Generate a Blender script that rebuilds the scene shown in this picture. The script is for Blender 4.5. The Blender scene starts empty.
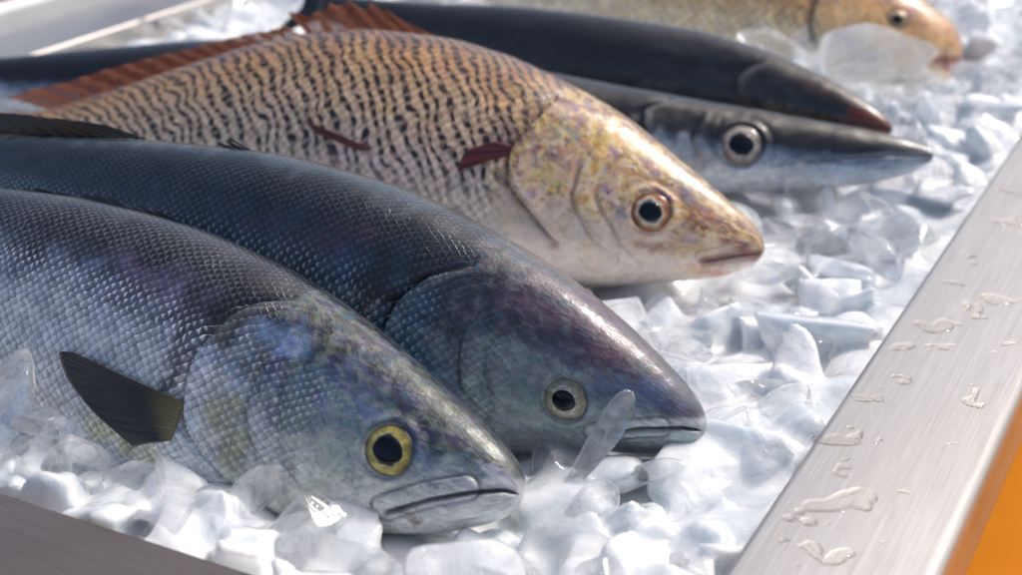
import bpy, bmesh, math, random
import numpy as np
from mathutils import Vector, Matrix, noise
random.seed(7); rng=np.random.default_rng(7)
K=0.01
SC=bpy.context.scene; COL=SC.collection
# ------------------------------------------------------------ helpers
def lin(c):
    c=np.array(c,float)/255.
    return np.where(c<=.04045,c/12.92,((c+.055)/1.055)**2.4)
def link(o):
    COL.objects.link(o); return o
def mesh_obj(name,verts,faces,mat=None,smooth=True,parent=None):
    me=bpy.data.meshes.new(name)
    me.from_pydata([tuple(v) for v in verts],[],[tuple(f) for f in faces])
    if smooth: me.polygons.foreach_set('use_smooth',[True]*len(me.polygons))
    me.update()
    o=bpy.data.objects.new(name,me); link(o)
    if mat: me.materials.append(mat)
    if parent: o.parent=parent
    return o
def add_attr(me,name,data,typ):
    a=me.attributes.new(name,typ,'POINT')
    if typ=='FLOAT_COLOR': a.data.foreach_set('color',np.asarray(data,np.float32).ravel())
    elif typ=='FLOAT_VECTOR': a.data.foreach_set('vector',np.asarray(data,np.float32).ravel())
    else: a.data.foreach_set('value',np.asarray(data,np.float32).ravel())
def cr(pts,x):
    """monotone cubic interpolation"""
    pts=np.array(pts,float); X=pts[:,0];Y=pts[:,1]
    h=np.diff(X);dl=np.diff(Y)/h
    m=np.zeros(len(X)); m[0]=dl[0];m[-1]=dl[-1]
    for i in range(1,len(X)-1):
        if dl[i-1]*dl[i]<=0: m[i]=0
        else:
            w1=2*h[i]+h[i-1];w2=h[i]+2*h[i-1]
            m[i]=(w1+w2)/(w1/dl[i-1]+w2/dl[i])
    x=np.clip(x,X[0],X[-1]); i=np.clip(np.searchsorted(X,x)-1,0,len(h)-1)
    t=(x-X[i])/h[i]
    return ((2*t**3-3*t**2+1)*Y[i]+(t**3-2*t**2+t)*h[i]*m[i]+(-2*t**3+3*t**2)*Y[i+1]+(t**3-t**2)*h[i]*m[i+1])
def sm(a,b,x):
    t=np.clip((x-a)/(b-a),0,1); return t*t*(3-2*t)
class NT:
    def __init__(s,name):
        s.m=bpy.data.materials.new(name); s.m.use_nodes=True
        s.t=s.m.node_tree; s.t.nodes.clear()
        s.out=s.n('ShaderNodeOutputMaterial')
    def n(s,typ,ins=None,**kw):
        nd=s.t.nodes.new(typ)
        for k,v in kw.items(): setattr(nd,k,v)
        if ins:
            for k,v in ins.items(): s.set(nd,k,v)
        return nd
    def set(s,nd,k,v):
        sock=nd.inputs[k]
        if isinstance(v,bpy.types.NodeSocket): s.t.links.new(v,sock)
        else: sock.default_value=v
    def math(s,op,a,b=0.,c=0.,clamp=False):
        nd=s.n('ShaderNodeMath',{0:a,1:b,2:c},operation=op); nd.use_clamp=clamp; return nd.outputs[0]
    def vm(s,op,a,b=(0,0,0)):
        nd=s.n('ShaderNodeVectorMath',{0:a,1:b},operation=op)
        return nd.outputs['Value'] if op in('DOT_PRODUCT','LENGTH') else nd.outputs[0]
    def mix(s,f,a,b,bt='MIX'):
        nd=s.n('ShaderNodeMix',data_type='RGBA',blend_type=bt)
        s.set(nd,0,f);s.set(nd,6,a);s.set(nd,7,b); return nd.outputs[2]
    def ramp(s,f,stops,interp='LINEAR'):
        nd=s.n('ShaderNodeValToRGB',{0:f}); r=nd.color_ramp; r.interpolation=interp
        while len(r.elements)<len(stops): r.elements.new(.5)
        for e,(p,c) in zip(r.elements,stops):
            e.position=p; e.color=c if len(c)==4 else (*c,1)
        return nd.outputs[0]
    def mr(s,v,a,b,c=0.,d=1.,smooth=True):
        nd=s.n('ShaderNodeMapRange',{0:v,1:a,2:b,3:c,4:d},interpolation_type='SMOOTHSTEP' if smooth else 'LINEAR'); return nd.outputs[0]
    def noise(s,vec,scale,detail=3.,rough=.55,dim='3D',dist=0.):
        nd=s.n('ShaderNodeTexNoise',{'Scale':scale,'Detail':detail,'Roughness':rough,'Distortion':dist},noise_dimensions=dim)
        if vec is not None: s.set(nd,'Vector',vec)
        return nd
# ------------------------------------------------------------ fish material
def fish_mat(name,la,lb,edge=.55,edgecol=(.02,.025,.03),irid=((.25,.35,.6),(.4,.3,.5),(.3,.5,.45)),iridf=.25,stripes=0.,spotcol=(.05,.025,.015),metal=.6,bump=1.,rough=.3,cellvar=.16,speck=.5,bright=0.,headirid=0.,hramp=None,brightcol=(.66,.70,.74),scb=.55,cloud=(.6,1.4)):
    N=NT(name)
    col=N.n('ShaderNodeAttribute',attribute_name='tint').outputs['Color']
    mk=N.n('ShaderNodeAttribute',attribute_name='mask').outputs['Color']
    sep=N.n('ShaderNodeSeparateColor',{0:mk}); R,G,B=sep.outputs
    uv=N.n('ShaderNodeAttribute',attribute_name='fuv').outputs['Vector']
    w=N.noise(uv,.7,3.).outputs['Color']
    w=N.vm('SUBTRACT',w,(.5,.5,.5)); w=N.vm('MULTIPLY',w,(.45,.45,0))
    uw=N.vm('ADD',uv,w)
    mp=N.n('ShaderNodeMapping',{'Vector':uw,'Rotation':(0,0,math.radians(45)),'Scale':(1/la,1/lb,1)}).outputs[0]
    vo=N.n('ShaderNodeTexVoronoi',{'Vector':mp,'Scale':1.,'Randomness':.2},voronoi_dimensions='2D',feature='F1')
    ve=N.n('ShaderNodeTexVoronoi',{'Vector':mp,'Scale':1.,'Randomness':.2},voronoi_dimensions='2D',feature='DISTANCE_TO_EDGE')
    loc=N.vm('SUBTRACT',mp,vo.outputs['Position'])
    gg=N.vm('DOT_PRODUCT',loc,(.707,.707,0))
    line=N.mr(ve.outputs['Distance'],.02,.16,1.,0.)
    line=N.math('MULTIPLY',line,R)
    cell=N.n('ShaderNodeSeparateColor',{0:vo.outputs['Color']}).outputs[0]
    pn=N.noise(uv,.55,3.).outputs['Fac']
    patch=N.mr(pn,.3,.6,.35,1.)
    line=N.math('MULTIPLY',line,patch)
    n1=N.noise(uv,.5,5.,.65,dist=.8).outputs['Fac']
    irc=N.ramp(n1,[(.34,irid[0]),(.5,irid[1]),(.64,irid[2])])
    c=N.mix(N.math('MULTIPLY',N.mr(N.noise(uv,1.1,3.).outputs['Fac'],.35,.62),iridf*1.6),col,irc,'OVERLAY')
    hd=N.math('SUBTRACT',1.,R,clamp=True)
    cl=N.noise(uv,1.2,6.,.65,dist=1.2).outputs['Fac']
    k=N.mr(cl,.3,.7,cloud[0],cloud[1],False)
    c=N.vm('MULTIPLY',c,N.n('ShaderNodeCombineXYZ',{0:k,1:k,2:k}).outputs[0])
    if headirid>0:
        hn=N.noise(uv,.45,3.,.55,dist=1.6).outputs['Fac']
        hc=N.ramp(hn,hramp)
        hm=N.math('SUBTRACT',1.,N.mr(R,.7,1.))
        m_=N.math('MULTIPLY',N.math('MULTIPLY',hm,G),headirid)
        pm=N.mr(N.noise(uv,1.3,4.,.65,dist=.6).outputs['Fac'],.42,.58,.15,1.)
        c=N.mix(N.math('MULTIPLY',m_,pm),c,hc)
        dd=N.noise(uv,2.6,5.,.75,dist=.9).outputs['Fac']
        c=N.mix(N.math('MULTIPLY',m_,N.mr(dd,.56,.64)),c,(.04,.028,.04,1))
    lum=N.mr(cell,0.,1.,1-cellvar,1+cellvar,False)
    lumm=N.math('ADD',N.math('MULTIPLY',N.math('SUBTRACT',lum,1.),R),1.)
    gr=N.mr(gg,-.5,.5,.65,1.35,False)
    gr=N.math('ADD',N.math('MULTIPLY',N.math('SUBTRACT',gr,1.),R),1.)
    lumm=N.math('MULTIPLY',lumm,gr)
    vv=N.vm('MULTIPLY',c,N.n('ShaderNodeCombineXYZ',{0:lumm,1:lumm,2:lumm}).outputs[0])
    c=N.mix(N.math('MULTIPLY',line,edge),vv,(*edgecol,1))
    if bright>0:
        rim=N.math('MULTIPLY',N.mr(gg,.16,.42),N.math('MULTIPLY',R,patch))
        rim=N.math('MULTIPLY',rim,N.mr(B,.05,.5,.12,1.))
        c=N.mix(N.math('MULTIPLY',rim,bright),c,(*brightcol,1))
    if stripes>0:
        w2=N.vm('MULTIPLY',N.vm('SUBTRACT',N.noise(uv,.5,2.,.5).outputs['Color'],(.5,.5,.5)),(1.7,1.5,0))
        u2=N.vm('ADD',uv,w2)
        sx=N.n('ShaderNodeSeparateXYZ',{0:u2})
        X,Y=sx.outputs[0],sx.outputs[1]
        ph=N.math('ADD',N.math('MULTIPLY',X,1/.84),N.math('MULTIPLY',Y,.85))
        s1=N.math('SINE',N.math('MULTIPLY',ph,6.2832))
        s2=N.math('SINE',N.math('MULTIPLY',N.math('SUBTRACT',N.math('MULTIPLY',Y,1/.62),N.math('MULTIPLY',X,.55)),6.2832))
        br=N.mr(s2,-.95,.0,.5,1.)
        st=N.math('MULTIPLY',N.mr(s1,-.05,.4),br)
        fd=N.mr(N.noise(uv,.9,4.,.65).outputs['Fac'],.34,.46,.35,1.)
        st=N.math('MULTIPLY',N.math('MULTIPLY',st,fd),N.math('MULTIPLY',G,R))
        c=N.mix(N.math('MULTIPLY',st,stripes,clamp=True),c,(*spotcol,1))
    mo=N.noise(uv,1.7,7.,.75,dist=1.).outputs['Fac']
    mo2=N.noise(uv,8.,5.,.75,dist=.5).outputs['Fac']
    hd2=N.math('ADD',N.math('MULTIPLY',hd,.75),.25)
    dk=N.math('MULTIPLY',N.mr(mo,.55,.62),N.math('MULTIPLY',hd2,speck))
    c=N.mix(dk,c,N.mix(.85,c,(.01,.011,.02,1)))
    lt=N.math('MULTIPLY',N.mr(mo2,.55,.68),N.math('MULTIPLY',hd2,N.math('MULTIPLY',B,speck*1.6)))
    c=N.mix(lt,c,N.mix(.5,c,(.8,.82,.8,1)))
    h=N.math('MULTIPLY',N.math('ADD',N.math('MULTIPLY',gg,R),N.math('MULTIPLY',line,-.6)),scb)
    hn_=N.noise(uv,3.,8.,.7,dist=.6).outputs['Fac']
    h=N.math('ADD',h,N.math('MULTIPLY',hn_,N.math('ADD',N.math('MULTIPLY',hd,.5),.4)))
    bp=N.n('ShaderNodeBump',{'Height':h,'Strength':.5*bump,'Distance':.0010})
    ro=N.math('ADD',N.math('MULTIPLY',mo,.3),rough-.18)
    P=N.n('ShaderNodeBsdfPrincipled',{'Base Color':c,'Roughness':ro,'Metallic':N.math('MULTIPLY',B,metal),'Normal':bp.outputs[0],'Coat Weight':1.,'Coat Roughness':.05,'Coat IOR':1.42,'Specular IOR Level':.4})
    bp2=N.n('ShaderNodeBump',{'Height':h,'Strength':.22*bump,'Distance':.0009})
    N.set(P,'Coat Normal',bp2.outputs[0])
    N.t.links.new(P.outputs[0],N.out.inputs[0])
    return N.m
def eye_mat(name):
    N=NT(name)
    col=N.n('ShaderNodeAttribute',attribute_name='tint').outputs['Color']
    tc=N.n('ShaderNodeTexCoord').outputs['Object']
    nz=N.noise(tc,420.,5.,.75,dist=.8).outputs['Fac']
    c=N.mix(N.mr(nz,.42,.62,0.,.75),col,N.mix(.75,col,(.06,.05,.03,1)))
    P=N.n('ShaderNodeBsdfPrincipled',{'Base Color':c,'Roughness':.35,'Metallic':.2,'Coat Weight':1.,'Coat Roughness':.02})
    N.t.links.new(P.outputs[0],N.out.inputs[0]); return N.m
def pupil_mat():
    N=NT('pupil_black')
    tc=N.n('ShaderNodeTexCoord').outputs['Object']
    nz=N.noise(tc,200.,2.).outputs['Fac']
    c=N.ramp(nz,[(.3,(.001,.0015,.003)),(.8,(.004,.009,.02))])
    P=N.n('ShaderNodeBsdfPrincipled',{'Base Color':c,'Roughness':.03,'Specular IOR Level':.4})
    N.t.links.new(P.outputs[0],N.out.inputs[0]); return N.m
def fin_mat(name,c1,c2,alpha=.8,base=None,transl=0.):
    N=NT(name)
    uv=N.n('ShaderNodeAttribute',attribute_name='fuv').outputs['Vector']
    uvw=N.vm('ADD',uv,N.vm('MULTIPLY',N.noise(uv,.8,3.).outputs['Color'],(.7,.5,0)))
    sx=N.n('ShaderNodeSeparateXYZ',{0:uvw})
    wv=N.math('SINE',N.math('MULTIPLY',sx.outputs[0],6.2832))
    ray=N.mr(wv,-.2,.9)
    nz=N.noise(uv,1.3,6.,.75).outputs['Fac']
    c=N.mix(ray,(*lin(c1),1),(*lin(c2),1))
    c=N.mix(N.mr(nz,.4,.7,0.,.6),c,N.mix(.6,c,(.02,.02,.02,1)))
    if base is not None:
        c=N.mix(N.mr(sx.outputs[1],.2,1.9,.85,0.),c,(*lin(base),1))
    bp=N.n('ShaderNodeBump',{'Height':wv,'Strength':.3,'Distance':.0005})
    P=N.n('ShaderNodeBsdfPrincipled',{'Base Color':c,'Roughness':.3,'Normal':bp.outputs[0],'Coat Weight':.6,'Coat Roughness':.1})
    src=P.outputs[0]
    if transl>0:
        tl=N.n('ShaderNodeBsdfTranslucent',{'Color':c})
        Mt=N.n('ShaderNodeMixShader',{0:transl});N.t.links.new(src,Mt.inputs[1]);N.t.links.new(tl.outputs[0],Mt.inputs[2]);src=Mt.outputs[0]
    T=N.n('ShaderNodeBsdfTransparent')
    M=N.n('ShaderNodeMixShader',{0:N.math('ADD',N.math('MULTIPLY',ray,1-alpha),alpha)})
    N.t.links.new(T.outputs[0],M.inputs[1]);N.t.links.new(src,M.inputs[2])
    N.t.links.new(M.outputs[0],N.out.inputs[0]); return N.m
EYE=eye_mat('eye_iris'); PUP=pupil_mat()
# ------------------------------------------------------------ fish builder
def seg_dist(s,h,poly):
    d=np.full(s.shape,1e9);sg=np.zeros(s.shape)
    for (a,b) in zip(poly[:-1],poly[1:]):
        ax,ay=a;bx,by=b; L2=(bx-ax)**2+(by-ay)**2
        t=np.clip(((s-ax)*(bx-ax)+(h-ay)*(by-ay))/L2,0,1)
        dx=s-(ax+t*(bx-ax));dy=h-(ay+t*(by-ay));q=np.hypot(dx,dy);u=q<d
        sg=np.where(u,np.sign((bx-ax)*dy-(by-ay)*dx),sg);d=np.minimum(d,q)
    return d,sg
class Fish:
    def __init__(f,name,label,category,S,D,phi,L,top,bot,wid,mat,group=None):
        f.L=L;f.top=top;f.bot=bot;f.wid=wid
        f.S=np.array(S,float);D=np.array(D,float);f.D=D/np.linalg.norm(D)
        h=np.cross(f.D,(0,0,1));h/=np.linalg.norm(h)
        if h[1]<0:h=-h
        up=np.cross(h,f.D);up/=np.linalg.norm(up)
        if up[2]<0:up=-up
        p=math.radians(phi)
        f.d=math.cos(p)*up+math.sin(p)*h
        f.n=np.cross(f.D,f.d)
        if f.n[1]>0:f.n=-f.n
        f.name=name;f.label=label;f.category=category;f.mat=mat
        f.gill=None;f.preop=None;f.mouth=None;f.eye=None;f.maxil=None;f.mw=1;f.gk=1.
    def prof(f,s):
        return cr(f.top,s),cr(f.bot,s),cr(f.wid,s)
    def base(f,s,th):
        T,B,W=f.prof(s)
        c=(T+B)/2;r=(T-B)/2
        h=c+r*np.cos(th); y=W*np.sign(np.sin(th))*np.abs(np.sin(th))**.82
        return h,y,c,r,W
    def edge(f,poly,h,s):
        gp=np.array(sorted([(b,a) for a,b in poly])); se=cr(gp,h)+.14*vnoise(s*0+1,h,2.4,4)
        fade=sm(gp[0,0]-.6,gp[0,0]+.9,h)*(1-sm(gp[-1,0]-.9,gp[-1,0]+.6,h))
        return se-s,fade
    def disp(f,s,h,th):
        d=np.zeros(s.shape); lat=np.abs(np.sin(th))**.5
        if f.gill:
            u,fade=f.edge(f.gill,h,s)
            d+=f.gk*fade*(np.where(u>0,.34*np.exp(-np.maximum(u,0)/2.)*sm(0,.12,u),0)-.28*np.exp(-(np.minimum(u,0)/.5)**2)*(u<=0)-.10*np.exp(-(u/.12)**2))
        if f.preop:
            u,fade=f.edge(f.preop,h,s)
            d+=f.gk*fade*(np.where(u>0,.18*np.exp(-np.maximum(u,0)/.9)*sm(0,.16,u),0)-.10*np.exp(-(u/.2)**2))
            d+=f.gk*fade*(-.08*np.exp(-((u-1.35+.2*np.sin(h*1.7))/.14)**2)+.03*np.sin((s+h*.3)*6)*np.exp(-((u-.8)/.6)**2))
        if f.mouth:
            dd,sg=seg_dist(s,h,f.mouth); k=f.mw
            d+=-.32*k*np.exp(-(dd/(.09*k))**2)
            if f.maxil:
                dd,sg=seg_dist(s,h,f.maxil)
                d+=.05*k*(1-sm(.34*k,.42*k,dd))-.07*k*np.exp(-((dd-.48*k)/(.06*k))**2)
        if f.eye:
            ex,eh,er=f.eye; dd=np.hypot(s-ex,h-eh)
            d+=.06*er*np.exp(-((dd-er*1.16)/(er*.14))**2)-.26*er*(1-sm(er*.78,er*1.03,dd))-.03*er*np.exp(-((dd-er*1.5)/(er*.16))**2)
        d+=.05*vnoise(s,h,1.9,31)*sm(1,4,s)*(1-.5*sm(14,20,s))+.014*vnoise(s,h,5.,33)
        return d*lat
    def place(f,s,y,h):
        return (f.S+np.multiply.outer(s,f.D)+np.multiply.outer(y,f.n)+np.multiply.outer(h,f.d))*K
    def pt(f,s,h,off=0.):
        T,B,W=[float(v[0]) for v in f.prof(np.array([s]))]
        c=(T+B)/2;r=(T-B)/2; ct=max(-.999,min(.999,(h-c)/r)); st=math.sqrt(1-ct*ct)
        return np.array([s,W*st**.82+off,h])
    def w(f,q): return Vector((f.S+q[0]*f.D+q[1]*f.n+q[2]*f.d)*K)
    def build(f,colfn,ns=260,nt=150,dense=None):
        dn=dense or f.L*.35
        s=np.concatenate([np.linspace(0,1,16,endpoint=False)**1.9*1.0,np.linspace(1.0,dn,int(ns*.68),endpoint=False),np.linspace(dn,f.L,int(ns*.32))])
        th=np.linspace(-math.pi,math.pi,nt+1)
        Sg,TH=np.meshgrid(s,th,indexing='ij')
        h,y,c,r,W=f.base(Sg,TH)
        d=f.disp(Sg,h,TH)
        ny=np.sin(TH)/np.maximum(W,.05);nh=np.cos(TH)/np.maximum(r,.05);l=np.hypot(ny,nh);ny/=l;nh/=l
        y2=y+ny*d;h2=h+nh*d
        P=f.place(Sg.ravel(),y2.ravel(),h2.ravel())
        n1=len(s);n2=len(th)
        verts=list(P)
        idx=np.arange(n1*n2).reshape(n1,n2)
        A=idx[:-1,:-1].ravel();Bq=idx[1:,:-1].ravel();C=idx[1:,1:].ravel();E=idx[:-1,1:].ravel()
        faces=[tuple(q) for q in np.stack([A,Bq,C,E],1)]
        c0=f.place(np.array([-.12]),np.array([0.]),np.array([float(h[0].mean())]))[0]
        c1=f.place(np.array([f.L]),np.array([0.]),np.array([float(h[-1].mean())]))[0]
        verts+= [c0,c1]; i0=n1*n2;i1=i0+1
        faces+=[(i0,int(idx[0,j]),int(idx[0,j+1])) for j in range(n2-1)]
        faces+=[(i1,int(idx[-1,j+1]),int(idx[-1,j])) for j in range(n2-1)]
        o=mesh_obj(f.name,verts,faces,f.mat)
        me=o.data
        bm=bmesh.new();bm.from_mesh(me);bmesh.ops.recalc_face_normals(bm,faces=bm.faces);bm.to_mesh(me);bm.free()
        tt=(h-(c-r))/(2*r)
        col,mask=colfn(f,Sg,h,tt,TH)
        hc=float(np.pi*np.sqrt((r.max()**2+W.max()**2)/2))
        fuv=np.stack([Sg,np.abs(TH)/math.pi*hc,np.where(TH<0,7.,0.)],-1).reshape(-1,3)
        fuv=np.vstack([fuv,[[0,0,0],[f.L,0,0]]])
        def pad(a):
            a=a.reshape(-1,a.shape[-1]); a=np.vstack([a,a[:1],a[-1:]]); return np.hstack([a,np.ones((len(a),1))])
        add_attr(me,'tint',pad(col),'FLOAT_COLOR');add_attr(me,'mask',pad(mask),'FLOAT_COLOR');add_attr(me,'fuv',fuv,'FLOAT_VECTOR')
        o['label']=f.label;o['category']=f.category
        f.o=o; return o
    def add_eye(f,rings,side=1,name='eye'):
        ex,eh,er=f.eye
        p0=f.pt(ex,eh); e=.35*er
        a=f.pt(ex+e,eh)-f.pt(ex-e,eh); b=f.pt(ex,eh+e)-f.pt(ex,eh-e)
        a/=np.linalg.norm(a); nn=np.cross(a,b); nn/=np.linalg.norm(nn)
        if nn[1]<0:nn=-nn
        nn=nn*.7+np.array([0,.3,0]);nn/=np.linalg.norm(nn)
        b=np.cross(nn,a);b/=np.linalg.norm(b);a=np.cross(b,nn)
        p0=p0-nn*.24*er
        def dome(R,hh,z0,nr,na,wob=0.,pt_=0.):
            V=[];F=[];rh=[];an=[]
            V.append(p0+nn*(z0+hh));rh.append(0.);an.append(0)
            for i in range(1,nr+1):
                q=i/nr
                for j in range(na):
                    t=2*math.pi*j/na
                    RR=R*(1+wob*math.sin(t*3+1)+wob*.7*math.sin(t*5))
                    ca=math.cos(t);
                    V.append(p0+nn*(z0+hh*math.sqrt(max(0,1-q*q)))+RR*q*(a*ca*1.06+b*math.sin(t)*.96)+a*(-pt_*R*q*max(0,-ca)**4));rh.append(q);an.append(t)
            for j in range(na): F.append((0,1+j,1+(j+1)%na))
            for i in range(nr-1):
                for j in range(na):
                    F.append((1+i*na+j,1+(i+1)*na+j,1+(i+1)*na+(j+1)%na,1+i*na+(j+1)%na))
            return [f.w(v) for v in V],F,rh,an
        V,F,rh,an=dome(er*1.03,.34*er,.0,24,64)
        o=mesh_obj(name,V,F,EYE,parent=f.o)
        xs=[q for q,_ in rings];cs=np.array([lin(c) for _,c in rings])
        rh=np.array(rh);an=np.array(an)
        r2=np.clip(rh+.07*np.sin(an*2+.8)*(rh>.5)+.04*np.sin(an*7+2)*(rh>.55),0,1)
        colr=np.stack([np.interp(r2,xs,cs[:,k]) for k in range(3)]+[np.ones(len(rh))],1)
        add_attr(o.data,'tint',colr,'FLOAT_COLOR')
        V,F,rh,an=dome(er*f.pr,.13*er,.27*er,12,48,wob=.02,pt_=.12)
        mesh_obj('pupil',V,F,PUP,parent=o)
        return o
def fan(name,base,tip,mat,parent,n=60,m=14,jag=.06,rays=14,thick=.03,bulge=0.,rip=.012):
    base=np.array(base,float);tip=np.array(tip,float)
    tb=np.linspace(0,1,len(base));tt=np.linspace(0,1,len(tip))
    u=np.linspace(0,1,n)
    Bp=np.stack([cr(np.stack([tb,base[:,k]],1),u) for k in range(3)],1)
    Tp=np.stack([cr(np.stack([tt,tip[:,k]],1),u) for k in range(3)],1)
    V=[];uv=[]
    nn=np.cross(Bp[-1]-Bp[0],Tp[n//2]-Bp[n//2]);nn/=np.linalg.norm(nn)+1e-9
    ph=random.random()*6
    for i in range(n):
        fr=1-jag*(.5-.5*math.cos(2*math.pi*u[i]*rays+math.sin(u[i]*9+ph)))-jag*.5*random.random()-jag*1.2*max(0,math.sin(u[i]*17+ph))
        for j in range(m):
            v=j/(m-1)
            q=Bp[i]*(1-v*fr)+Tp[i]*v*fr
            q=q+nn*(bulge*math.sin(v*math.pi*.9)+rip*math.sin(2*math.pi*u[i]*rays)*v+rip*4*math.sin(u[i]*7+v*3+ph)*v)
            V.append(q*K);uv.append((u[i]*rays,v*5,0))
    F=[(i*m+j,(i+1)*m+j,(i+1)*m+j+1,i*m+j+1) for i in range(n-1) for j in range(m-1)]
    o=mesh_obj(name,V,F,mat,parent=parent)
    add_attr(o.data,'fuv',uv,'FLOAT_VECTOR')
    md=o.modifiers.new('thickness','SOLIDIFY');md.thickness=thick*K;md.offset=0
    return o
def P3(f,s,y,h): return f.S+s*f.D+y*f.n+h*f.d
def flank_fin(name,f,base,tip,mat,rays=12,n=48,m=30,o0=.06,o1=.32,thick=.05):
    """fin lying against the flank: base and tip edges given as (s,h) on the body side"""
    base=np.array(base,float);tip=np.array(tip,float);u=np.linspace(0,1,n)
    tb=np.linspace(0,1,len(base));tt=np.linspace(0,1,len(tip))
    Bp=np.stack([cr(np.stack([tb,base[:,k]],1),u) for k in range(2)],1)
    Tp=np.stack([cr(np.stack([tt,tip[:,k]],1),u) for k in range(2)],1)
    V=[];uv=[]
    for i in range(n):
        for j in range(m):
            v=j/(m-1);s,h=Bp[i]*(1-v)+Tp[i]*v
            off=o0+o1*sm(0,.5,v)+.03*math.sin(u[i]*5+v*3)+.012*math.sin(2*math.pi*u[i]*rays)
            V.append(P3(f,*f.pt(s,h,float(off)))*K);uv.append((u[i]*rays,v*5,0))
    F=[(i*m+j,(i+1)*m+j,(i+1)*m+j+1,i*m+j+1) for i in range(n-1) for j in range(m-1)]
    o=mesh_obj(name,V,F,mat,parent=f.o);add_attr(o.data,'fuv',uv,'FLOAT_VECTOR')
    md=o.modifiers.new('thickness','SOLIDIFY');md.thickness=thick*K;md.offset=0
    return o
def tail_fin(f,mat,span=7.,length=8.):
    T,B,W=[float(v[0]) for v in f.prof(np.array([f.L]))]
    c=(T+B)/2
    base=[P3(f,f.L-.4,0,B),P3(f,f.L-.2,0,c),P3(f,f.L-.4,0,T)]
    tip=[P3(f,f.L+length,0,c-span),P3(f,f.L+length*.62,0,c-span*.5),P3(f,f.L+length*.42,0,c),P3(f,f.L+length*.62,0,c+span*.5),P3(f,f.L+length,0,c+span)]
    fan('tail_fin',base,tip,mat,f.o,rays=20)
def ramp_np(t,stops):
    x=[a for a,_ in stops];c=np.array([lin(b) for _,b in stops])
    return np.stack([np.interp(t,x,c[:,k]) for k in range(3)],-1)
def vnoise(Sg,h,sc,seed):
    r=np.random.default_rng(seed);out=np.zeros(np.shape(Sg*h))
    for i in range(7):
        a=r.uniform(0,6.28);k=sc*r.uniform(.6,1.6);out+=np.sin((Sg*math.cos(a)+h*math.sin(a))*k+r.uniform(0,6.28)+1.3*np.sin(Sg*k*.37+h*k*.51+r.uniform(0,6)))
    return out/7*1.6
def make_colfn(ramp,blots,s0,s1,metal_body=.8,metal_head=.35,spotlo=.3,head=None,headscale=0.,gcol=(25,25,30),lateral=0.):
    def fn(f,Sg,h,t,TH):
        tj=t+.05*vnoise(Sg,h,1.1,3)+.03*vnoise(Sg,h,3.5,5)
        c=ramp_np(tj,ramp)
        if head:
            w=(1-sm(s0-1.5,s0+1.5,Sg+.5*vnoise(Sg,h,1.5,8)))[...,None]
            c=c*(1-w)+ramp_np(tj,head)*w
        mb=np.zeros(Sg.shape)
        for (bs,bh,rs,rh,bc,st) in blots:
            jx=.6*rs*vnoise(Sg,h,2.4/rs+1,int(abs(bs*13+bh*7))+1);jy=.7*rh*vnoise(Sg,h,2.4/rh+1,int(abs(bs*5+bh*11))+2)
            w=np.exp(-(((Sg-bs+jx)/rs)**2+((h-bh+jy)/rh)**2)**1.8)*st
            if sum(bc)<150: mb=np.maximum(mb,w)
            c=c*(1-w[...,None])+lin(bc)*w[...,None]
        def dark(w,bc=gcol):
            nonlocal c
            w=np.clip(w,0,1)[...,None]; c=c*(1-w)+lin(bc)*w
        if lateral>0:
            tl=t-(.66-.06*sm(14,40,Sg)); dark(np.exp(-(tl/.006)**2)*lateral*sm(s1,s1+2,Sg)*(.65+.35*np.sin(Sg*14)))
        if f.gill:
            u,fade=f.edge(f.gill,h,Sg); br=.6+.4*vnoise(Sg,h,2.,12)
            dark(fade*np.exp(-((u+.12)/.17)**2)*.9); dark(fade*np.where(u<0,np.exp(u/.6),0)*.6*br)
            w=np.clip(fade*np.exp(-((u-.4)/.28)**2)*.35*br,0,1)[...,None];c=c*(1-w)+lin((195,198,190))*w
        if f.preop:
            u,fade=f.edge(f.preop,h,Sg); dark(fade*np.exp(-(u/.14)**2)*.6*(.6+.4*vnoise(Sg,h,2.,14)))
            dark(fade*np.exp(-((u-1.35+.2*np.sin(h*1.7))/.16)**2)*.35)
        lipw=np.zeros(Sg.shape)
        if f.mouth:
            dd,sg=seg_dist(Sg,h,f.mouth);k=f.mw
            lipw=np.clip(np.exp(-((dd-.24*k)/(.24*k))**4)*.8,0,1)*np.where(sg>0,1.,.7);w=lipw[...,None];c=c*(1-w)+lin(getattr(f,'lip',(205,208,204)))*w
            dark(np.exp(-(dd/(.07*k))**2)*.95)
            if f.maxil:
                dd,sg=seg_dist(Sg,h,f.maxil); dark(np.exp(-((dd-.48*k)/(.06*k))**2)*.5)
        if f.eye:
            dd=np.hypot(Sg-f.eye[0],h-f.eye[1])/f.eye[2]
            dark(np.exp(-((dd-1.04)/.07)**2)*.6)
        R=np.maximum(sm(s0,s1,Sg+.4*vnoise(Sg,h,1.2,9)+.25*(h-1)),headscale*sm(7.2,8.8,Sg+.5*vnoise(Sg,h,1.5,19))*sm(.1,.28,t)*(1-sm(.7,.82,t)))
        Rb=sm(s0,s1,Sg)
        mt=metal_head+(metal_body-metal_head)*Rb
        mt=mt*(1-sm(.62,.8,t)*.9)*(1-mb*.9)
        m=np.stack([R,sm(spotlo,spotlo+.25,t)*(1-lipw),mt],-1)
        return c,m
    return fn
def shift(lst,sh,dh=0.,lo=0.,hi=10.):
    out=[]
    for q in lst:
        k=float(sm(lo,hi,np.array(q[0]*1.)))
        out.append((q[0]-sh*k,q[1]+dh*k)+tuple(q[2:]))
    return out
FISH=[]
HB=[(.32,(.02,.05,.10)),(.40,(.06,.20,.30)),(.46,(.26,.30,.14)),(.52,(.34,.40,.42)),(.58,(.16,.10,.26)),(.66,(.10,.25,.46)),(.74,(.34,.36,.18))]
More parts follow.
